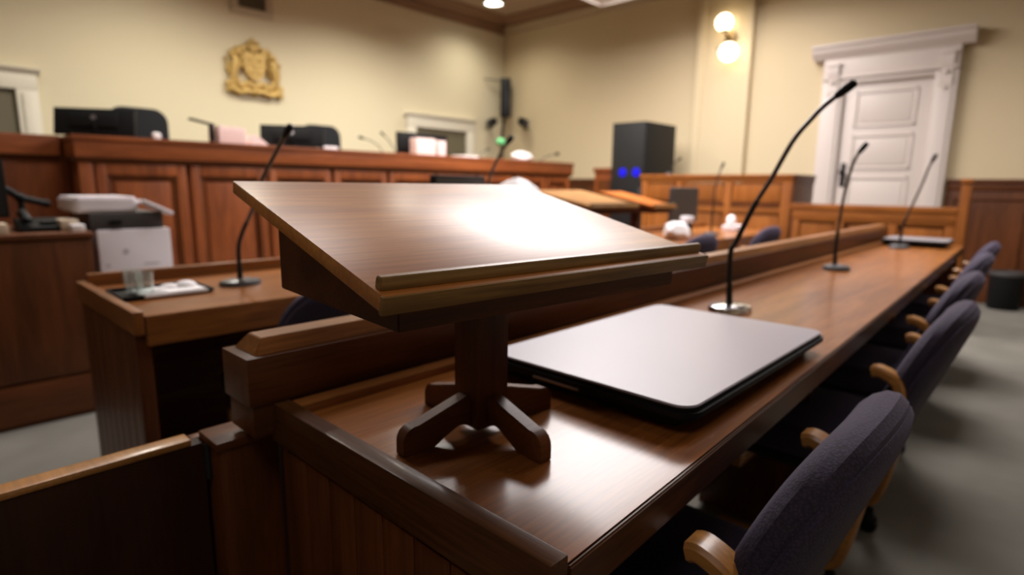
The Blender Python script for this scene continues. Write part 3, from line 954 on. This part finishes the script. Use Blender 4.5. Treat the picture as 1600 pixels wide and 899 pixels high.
# ------------------------------------------------------------------ lecterns
def lectern(label, loc, rz, u0, u1, bf, bb, zf, tilt, au0, au1, abf, abb, abz, topmat, foot=.138, group=None):
    t = thing('tabletop_lectern', label, 'lectern', loc, rz, group)
    T = math.tan(R(tilt))
    tm = Matrix.Translation((0, bf, zf)) @ Matrix.Rotation(R(tilt), 4, 'X')
    Ls = (bb - bf) / math.cos(R(tilt))
    MB().box(u0, u1, 0, Ls, -.0168, 0, bev=.0018, mat=tm).build('reading_board', topmat, t)
    MB().box(u0 - .0015, u1 + .0015, -.0022, .003, -.018, -.0005, bev=.001, mat=tm).build('board_edge', MW['gold'], t)
    lp = MB()
    lp.prism([(.0105, 0), (.0215, 0), (.0215, .009), (.0195, .0125), (.0125, .0125), (.0105, .009)], 'X', u0 + .003, u1 - .003, bev=.0008, mat=tm)
    lp.build('book_ledge', MW['gold'], t)
    dz = lambda b_: zf + (b_ - bf) * T - .0168 / math.cos(R(tilt))
    MB().prism([(abf, abz), (abb, abz), (abb, dz(abb)), (abf, dz(abf))], 'X', au0, au1, bev=.0015).build('box_body', MW['lectbox'], t)
    h = .028
    MB().box(-h, h, -h, h, .014, abz, bev=.0015).build('post', MW['lectpost'], t)
    for k in range(4):
        prof = [(h - .002, .016), (h - .002, .062), (.036, .062), (foot - .024, .040)]
        for i in range(5):
            a = R(80 - 80 * i / 4)
            prof.append((foot - .020 + .020 * math.cos(a), .020 + .020 * math.sin(a)))
        prof += [(foot, 0.0), (.092, 0.0)]
        for i in range(1, 6):
            a = math.pi * i / 10
            prof.append((.092 - .028 * math.sin(a) - .004 * i, .022 * math.sin(a)))
        MB().prism([(p, q) for p, q in prof], 'Y', -.011, .011, bev=.0015, mat=Matrix.Rotation(R(90 * k), 4, 'Z')).build('foot', MW['lectfoot'], t)
    return t


MW['lectbox'] = wood('lectern_box_wood', (.052, .016, .0065), (.125, .038, .010), 'X', rough=.45, coat=.05, spec=.15)
MW['lectpost'] = wood('lectern_post_wood', (.045, .014, .006), (.115, .035, .010), 'Z', rough=.45, coat=.05, spec=.15)
MW['lectfoot'] = wood('lectern_foot_wood', (.075, .024, .009), (.15, .050, .014), 'X', rough=.42, coat=.08, spec=.2)
lectern('sloped wooden tabletop lectern with four feet dominating the foreground', (.562, .588, .75), R(-5.39), -.2658, .2597, -.2005, .2067, .2643, 13.447, -.2356, .218, -.172, .1314, .221, MW['lect'])
lectern('pale sloped lectern on the front row table, just beyond the foreground lectern', (2.92, 2.12, .75), R(0), -.25, .25, -.22, .23, .25, 10.7, -.22, .22, -.19, .16, .20, MW['paletop'])
lectern('orange sloped lectern on the front row table left of the grey monitor', (3.50, 2.12, .75), R(0), -.13, .16, -.22, .23, .235, 11.5, -.11, .135, -.19, .16, .19, MW['orangetop'])


# ------------------------------------------------------------------ laptops
def laptop(label, loc, sx, sy, rz=0, lid=None):
    t = thing('laptop', label, 'laptop', loc, rz, 'closed laptops on the counsel table')
    MB().rslab(0.02, sx - .02, .03, sy - .02, .0, .022, r=.02, bev=.003).build('base', BLACK, t)
    MB().rslab(0, sx, 0, sy, .018, .0385, r=.035, bev=.006).build('lid_rim', BLACK, t)
    MB().rslab(.005, sx - .005, .005, sy - .005, .038, .0425, r=.031, bev=.0015).build('lid', lid or LID, t)
    MB().box(-.002, .004, .20, .30, .020, .0245, bev=.001).build('drive_slot', STEEL, t)
    m = MB()
    for a, b_ in ((.05, .05), (sx - .05, .05), (.05, sy - .05), (sx - .05, sy - .05)):
        m.lathe([(0, -.004), (.012, -.004), (.012, .001), (0, .001)], (a, b_, 0), 12)
    m.build('foot', BLACK, t)
    return t


laptop('large closed silver grey laptop with black edges beside the lectern', (.742, .342, .754), .66, .425)
laptop('far closed grey laptop at the end of the counsel table', (4.42, .47, .754), .34, .36, lid=plain('grey_laptop_lid', (.22, .21, .22), .4))


# ------------------------------------------------------------------ gooseneck microphones
def smooth_path(pts, n=6):
    P = [Vector(p) for p in pts]
    P = [P[0] * 2 - P[1]] + P + [P[-1] * 2 - P[-2]]
    out = []
    for i in range(1, len(P) - 2):
        for k in range(n):
            s = k / n
            a, b_, c_, d_ = P[i - 1:i + 3]
            out.append(.5 * ((2 * b_) + (c_ - a) * s + (2 * a - 5 * b_ + 4 * c_ - d_) * s * s + (3 * b_ - a - 3 * c_ + d_) * s ** 3))
    out.append(P[-2])
    return out


def mic(label, loc, path, rz=0, base=CHROME, r=.0075, group='gooseneck microphones on the tables', br=.062):
    t = thing('gooseneck_microphone', label, 'microphone', loc, 0, group)
    MB().lathe([(0, 0), (br, 0), (br, .008), (br * .93, .017), (br * .6, .022), (0, .023)], seg=36, mat=Matrix.Rotation(rz, 4, 'Z') @ Matrix.Diagonal((1.15, .9, 1, 1))).build('mic_base', base, t)
    MB().box(-.02, .0, -.045, -.03, .018, .024, bev=.002).build('talk_button', STEEL, t)
    P = smooth_path(path)
    cut = int(len(P) * .42)
    MB().tube([(path[0][0], path[0][1], .015)] + P[:cut + 1], [r * 1.25] + [r * 1.25] * 3 + [r] * (cut - 2), 12).build('lower_stem', BLACKM, t)
    MB().tube(P[cut:-4], r * .85, 12).build('gooseneck', STEMG, t)
    q = P[-5:]
    d = (q[-1] - q[0]).normalized()
    L_ = .05
    MB().tube([q[0] - d * .004, q[0], q[0] + d * L_ * .5, q[0] + d * L_ * .9, q[0] + d * L_], [r * .9, r * 1.2, r * 1.5, r * 1.4, r * .5], 14).build('mic_head', BLACK, t)
    return t


MICB = plain('slate_mic_base', (.11, .115, .125), .32, metal=.4)
STEMG = plain('gunmetal_stem', (.10, .085, .08), .3, metal=.6)


def rel(base, pts):
    return [(p[0] - base[0], p[1] - base[1], p[2] - base[2]) for p in pts]


B_ = (1.665, .674, .75)
mic('tall gooseneck microphone behind the large laptop, curving toward the white door', B_, rel(B_, [(1.665, .677, .77), (1.665, .684, .876), (1.665, .684, .93), (1.665, .671, .957), (1.665, .628, 1.061), (1.665, .588, 1.136), (1.665, .54, 1.236), (1.665, .498, 1.292), (1.665, .475, 1.318), (1.665, .453, 1.337), (1.665, .428, 1.356)]), rz=R(-15))
B_ = (2.9, .702, .75)
mic('middle gooseneck microphone on the counsel table with a dark disc base', B_, rel(B_, [(2.9, .71, .77), (2.9, .713, .84), (2.9, .713, .90), (2.9, .702, 1.10), (2.9, .676, 1.24), (2.9, .635, 1.31)]), base=MICB)
B_ = (4.29, .70, .75)
mic('farthest gooseneck microphone before the grey laptop at the table end', B_, rel(B_, [(4.29, .70, .77), (4.29, .697, .84), (4.29, .69, .91), (4.29, .625, 1.14), (4.29, .60, 1.25), (4.29, .57, 1.33)]), base=MICB)
B_ = (.81, 2.088, .75)
mic('gooseneck microphone with grey disc base at the left end of the front row table', B_, rel(B_, [(.81, 2.088, .77), (.81, 2.083, .876), (.81, 2.045, .935), (.81, 1.942, 1.026), (.81, 1.855, 1.12), (.81, 1.708, 1.229), (.81, 1.66, 1.262)]), base=MICB)
B_ = (2.06, 2.14, .75)
mic('gooseneck microphone rising behind the far edge of the lectern board', B_, rel(B_, [(2.06, 2.14, .77), (2.06, 2.14, .90), (2.06, 2.12, 1.05), (2.06, 2.098, 1.146), (2.06, 2.01, 1.278), (2.06, 1.92, 1.36)]), base=MICB, r=.009)
B_ = (4.3, 1.935, .75)
mic('slim gooseneck microphone right of the grey monitor', B_, rel(B_, [(4.3, 1.935, .77), (4.3, 1.935, .86), (4.3, 1.93, 1.0), (4.3, 1.925, 1.128), (4.3, 1.90, 1.23), (4.3, 1.87, 1.30)]), base=MICB, r=.006)
B_ = (5.86, 3.16, 1.245)
t = mic('small gooseneck microphone on the witness box by the black rack', B_, [(0, 0, .02), (0, -.01, .04), (0, -.02, .07), (0, -.05, .11), (0, -.08, .14), (0, -.12, .17)], base=MICB, r=.007, br=.035)

# things on the front row table
t = thing('monitor', 'dark grey flat screen monitor standing on the front row table', 'monitor', (4.20, 2.12, .75), R(4))
MB().box(-.245, .245, -.012, .02, .085, .36, bev=.006).build('housing', GREY, t)
MB().box(-.235, .235, -.0145, -.011, .10, .35, bev=0).build('screen', SCREEN, t)
MB().box(-.03, .03, .015, .04, .01, .2, bev=.004).build('stand', BLACK, t)
MB().rslab(-.10, .10, -.05, .10, 0, .012, r=.03).build('stand_base', BLACK, t)
t = thing('paper_cup', 'small white cup in a black holder before the grey monitor', 'cup', (3.92, 1.95, .75))
MB().lathe([(0, 0), (.035, 0), (.04, .11), (0, .11)], seg=20).build('cup_holder', BLACK, t)
MB().lathe([(0, .108), (.042, .108), (.050, .14), (.044, .155), (0, .154)], seg=20).build('cup_lid', PLASTW, t)
bag('crumpled_paper', (3.755, 1.94, .75), .095, .10, .125, PAPER, 11, 'crumpled white paper bundle left of the cup on the front row table', 'paper')
bag('plastic_bag', (2.15, 2.0, .75), .19, .13, .41, PAPER, 21, 'tall white bag peeking over the far edge of the foreground lectern', 'bag')
t = thing('tissue_box', 'white tissue box with a raised tissue on the front row table', 'tissue box', (4.90, 2.03, .75))
MB().box(-.05, .18, -.06, .06, 0, .045, bev=.006).build('carton', PLASTW, t)
MB().prism([(-.045, .04), (.03, .04), (.045, .09), (.02, .125), (-.01, .135), (-.04, .10)], 'Y', -.03, .03, bev=.012).build('tissue', PAPER, t)
t = thing('monitor', 'black monitor whose top edge shows behind the lectern board', 'monitor', (1.96, 2.22, .75))
MB().box(-.17, .17, -.02, .02, .12, .405, bev=.006).build('housing', BLACK, t)
MB().box(-.16, .16, -.0225, -.019, .13, .395, bev=0).build('screen', SCREEN, t)
MB().box(-.03, .03, .0, .03, .01, .15, bev=.003).rslab(-.12, .12, -.08, .10, 0, .012, r=.03).build('stand_base', BLACK, t)
# tray with glasses and napkin
t = thing('serving_tray', 'black tray with raised rim at the left end of the front row table', 'tray', (.55, 2.10, .75))
MB().rslab(-.12, .14, -.10, .10, 0, .005, r=.03, bev=.001).build('tray_base', BLACK, t)
m = MB()
m.box(-.12, .14, -.10, -.094, .004, .016, bev=.002).box(-.12, .14, .094, .10, .004, .016, bev=.002).box(-.12, -.114, -.10, .10, .004, .016, bev=.002).box(.134, .14, -.10, .10, .004, .016, bev=.002)
m.build('tray_rim', BLACK, t)
gl = None
for x, y, lab in ((.492, 2.125, 'clear drinking glass on the black tray, nearer the printer'), (.505, 2.055, 'clear drinking glass on the black tray, nearer the table edge')):
    o = MB().lathe([(0, 0), (.022, 0), (.024, .002), (.027, .075), (.0245, .075), (.022, .006), (0, .006)], (0, 0, 0), 24).build('drinking_glass', GLASS)
    o.location = (x, y, .756)
    tag(o, lab, 'glass', 'glasses on the tray')
o = MB().rslab(-.10, .09, -.075, .075, 0, .008, r=.01).ball((.05, .03, .006), .028, 12, (1.3, 1, .8)).ball((.0, .03, .006), .024, 12, (1.4, 1, .7)).ball((-.04, -.02, .006), .022, 12, (1.4, 1, .6)).build('paper_napkin', PAPER)
o.location = (.585, 2.07, .756)
tag(o, 'rumpled white napkin lying on the black tray', 'napkin')

# ------------------------------------------------------------------ cabinet and printer on the left
t = thing('side_cabinet', 'plain mahogany cabinet at the left edge holding office clutter', 'cabinet', (-.9, 3.28, 0))
MB().box(0, 1.515, .01, .70, .0, .84, bev=.002).build('carcass', MW['cabZ'], t)
MB().box(-.01, 1.52, -.012, .71, .845, .872, bev=.004).build('cabinet_top', MW['cabX'], t)
for a, b_ in ((.01, .75), (.765, 1.51)):
    MB().box(a, b_, -.006, .012, .215, .838, bev=.003).build('cabinet_door', MW['cabZ'], t)
MB().box(.005, 1.512, -.004, .012, .02, .200, bev=.003).build('lower_drawer', MW['cabX'], t)
t = thing('printer', 'white multifunction printer with grey scanner and tilted control panel', 'printer', (.66, 3.42, 0))
MB().box(0, .325, 0, .42, .04, .868, bev=.008).build('body', PLASTW, t)
MB().box(.01, .315, .01, .41, 0, .04, bev=0).build('plinth', GREY, t)
MB().box(-.02, .30, .01, .44, .868, .952, bev=.008).build('scanner_unit', GREY, t)
MB().rslab(-.075, .20, .02, .44, .952, 1.03, r=.03, bev=.012).build('document_feeder', PLASTW, t)
MB().box(-.075, .075, -.04, .06, -.010, .010, bev=.006, mat=Matrix.Translation((.275, .02, .975)) @ Matrix.Rotation(R(27), 4, 'Y')).build('control_panel', PLASTW, t)
MB().box(.06, .11, -.004, .012, .895, .915, bev=.002).build('output_slot', BLACK, t)
m = MB().lathe([(0, 0), (.014, 0), (.014, .002), (0, .002)], mat=Matrix.Translation((.115, .001, .757)) @ Matrix.Rotation(R(90), 4, 'X')).lathe([(0, 0), (.010, 0), (.010, .002), (0, .002)], mat=Matrix.Translation((.035, .001, .692)) @ Matrix.Rotation(R(90), 4, 'X'))
m.box(.19, .26, -.0015, .002, .685, .692, bev=0)
m.build('printed_marks', plain('grey_print', (.55, .51, .53), .5), t)
# clutter on the cabinet
t = thing('monitor', 'black monitor cut by the left picture edge on the cabinet', 'monitor', (.20, 3.62, .872))
MB().box(-.24, .165, -.02, .02, .06, .33, bev=.006).build('housing', BLACK, t)
MB().box(-.23, .155, -.0225, -.019, .07, .32, bev=0).build('screen', BLACKM, t)
MB().box(-.06, -.02, 0, .03, .01, .1, bev=.002).rslab(-.14, .06, -.08, .10, 0, .012, r=.03).build('stand_base', BLACK, t)
t = thing('jointed_mount', 'black jointed monitor mount reaching across the cabinet clutter', 'mount', (.42, 3.68, .872))
MB().lathe([(0, 0), (.05, 0), (.05, .012), (0, .014)], seg=20).build('arm_clamp', BLACKM, t)
MB().tube([(0, 0, .01), (0, 0, .15)], .014, 10).tube([(-.07, -.02, .205), (0, 0, .15), (.10, .03, .12)], .017, 10).ball((0, 0, .15), .024, 12).ball((.10, .03, .12), .02, 12).build('arm_link', BLACK, t)
t = thing('desk_telephone', 'black desk telephone on the cabinet beside the beige papers', 'telephone', (.455, 3.50, .872))
MB().prism([(-.09, 0), (.09, 0), (.09, .055), (.05, .06), (-.09, .02)], 'X', -.085, .085, bev=.004).build('body', BLACK, t)
MB().tube([(-.05, -.06, .05), (-.05, -.05, .065), (-.05, .05, .085), (-.05, .06, .075)], [.022, .018, .018, .022], 10).build('handset', BLACK, t)
MB().box(.0, .06, -.05, .0, .043, .047, bev=.001).build('keypad', GREY, t)
o = MB().box(.52, .59, 3.40, 3.60, .872, .925, bev=.004).build('paper_stack', BEIGE)
tag(o, 'beige card stack on the cabinet under the printer feeder', 'papers')
o = MB().box(.548, .60, 3.32, 3.39, .872, .905, bev=.004).build('paper_stack', PAPER)
tag(o, 'small white paper stack at the cabinet front corner', 'papers')
o = MB().box(.27, .325, 3.33, 3.45, .872, .918, bev=.004).build('card_box', BEIGE)
tag(o, 'small beige card box at the cabinet edge left of the telephone', 'box')


# ------------------------------------------------------------------ chairs
def cushion(name, mat, parent, yb, yt, th, x, zb, zt, rr, bulge):
    """upright padded back: superellipse outline, leaning from yb (bottom) to yt (top)"""
    t_ = bmesh.new()
    N, Kk = 40, 7
    H, Cz = (zt - zb) / 2, (zt + zb) / 2
    rings = []
    prof = []
    for k in range(Kk + 1):
        a = -math.pi / 2 + math.pi * k / Kk
        prof.append((1 - rr * (1 - math.cos(a)), math.sin(a) * .5))
    for sc, dy in [((1 - rr) * q_, -.5 - bulge * .3 * (1 - q_ * q_)) for q_ in (0, .3, .6, .85)] + prof + [((1 - rr) * q_, .5 + bulge * (1 - q_ * q_)) for q_ in (.92, .8, .62, .4, .2, 0)]:
        ring = []
        for i in range(N):
            a = 2 * math.pi * i / N
            e = 2 / 2.9
            cx = math.copysign(abs(math.cos(a)) ** e, math.cos(a)) * sc * x
            cz = math.copysign(abs(math.sin(a)) ** e, math.sin(a)) * sc * H
            taper = 1 + .06 * (cz / H)
            zz = Cz + cz
            s = (zz - zb) / (zt - zb)
            yy = yb + (yt - yb) * s + dy * th + .02 * (cx / x) ** 2
            ring.append((cx * taper, yy, zz))
        rings.append(ring)
    first = t_.verts.new(rings[0][0])
    last = t_.verts.new(rings[-1][0])
    vr = [[t_.verts.new(p) for p in r_] for r_ in rings[1:-1]]
    for a, b_ in zip(vr, vr[1:]):
        for i in range(N):
            t_.faces.new((a[i], a[(i + 1) % N], b_[(i + 1) % N], b_[i]))
    for i in range(N):
        t_.faces.new((first, vr[0][(i + 1) % N], vr[0][i]))
        t_.faces.new((last, vr[-1][i], vr[-1][(i + 1) % N]))
    bmesh.ops.recalc_face_normals(t_, faces=t_.faces[:])
    m_ = MB()
    m_._add(t_)
    return m_.build(name, mat, parent)


def arm_chair(loc, rz, label, group):
    t = thing('armchair', label, 'chair', loc, rz, group)
    cushion('backrest', FABRIC, t, .290, .138, .072, .228, .40, .828, .22, .20)
    cushion('back_shell', FABRIC, t, .274, .120, .040, .230, .38, .812, .22, .10)
    MB().box(-.22, .22, .27, .72, .37, .46, bev=.04, seg=4).build('seat', FABRIC, t)
    MB().box(-.20, .20, .29, .70, .34, .372, bev=.006).build('seat_pan', BLACKM, t)
    for s in (-1, 1):
        x = s * .222
        P = smooth_path([(x, .64, .10), (x, .50, .102), (x, .38, .102), (x, .325, .115), (x, .300, .17), (x, .268, .36), (x, .228, .56), (x, .222, .615), (x, .236, .652), (x, .270, .668), (x, .286, .665)], 6)
        MB().strip(P, .046, .026).build('arm_loop', MW['chair'], t)
        for yy in (.325, .645):
            m = MB().lathe([(0, -.012), (.024, -.012), (.028, -.006), (.028, .006), (.024, .012), (0, .012)], (x, yy, .028), 18, mat=Matrix.Rotation(R(90), 4, 'Y'))
            m.box(x - .010, x + .010, yy - .012, yy + .012, .03, .088, bev=.003).ball((x, yy, .05), .026, 12, (.8, 1, .8))
            m.build('castor', BLACK, t)
    for yy in (.36, .60):
        MB().box(-.235, .235, yy - .015, yy + .015, .30, .345, bev=.004).build('cross_rail', MW['chair'], t)
    return t


G = 'navy armchairs at the counsel table'
c0 = arm_chair((.86, -.005, 0), 0, 'nearest navy armchair at the counsel table, cut by the bottom edge', G)
for x, y, lab in ((1.846, .0, 'second navy armchair at the counsel table, beyond the nearest one'), (2.585, .045, 'third navy armchair at the counsel table, by its middle microphone'),
                  (3.44, .075, 'fourth navy armchair at the counsel table, last but one'), (4.25, .10, 'farthest navy armchair at the counsel table, nearest the barrier post')):
    dup(c0, (x, y, 0), 0, lab, G)
G2 = 'navy armchairs at the front row table'
for x, y, lab in ((.93, 1.37, 'navy armchair whose back shows under the lectern at the front row table'), (3.40, 1.42, 'navy armchair back showing just right of the lectern ledge'), (4.55, 1.42, 'navy armchair back in front of the tissue box behind the rail')):
    dup(c0, (x, y, 0), 0, lab, G2)
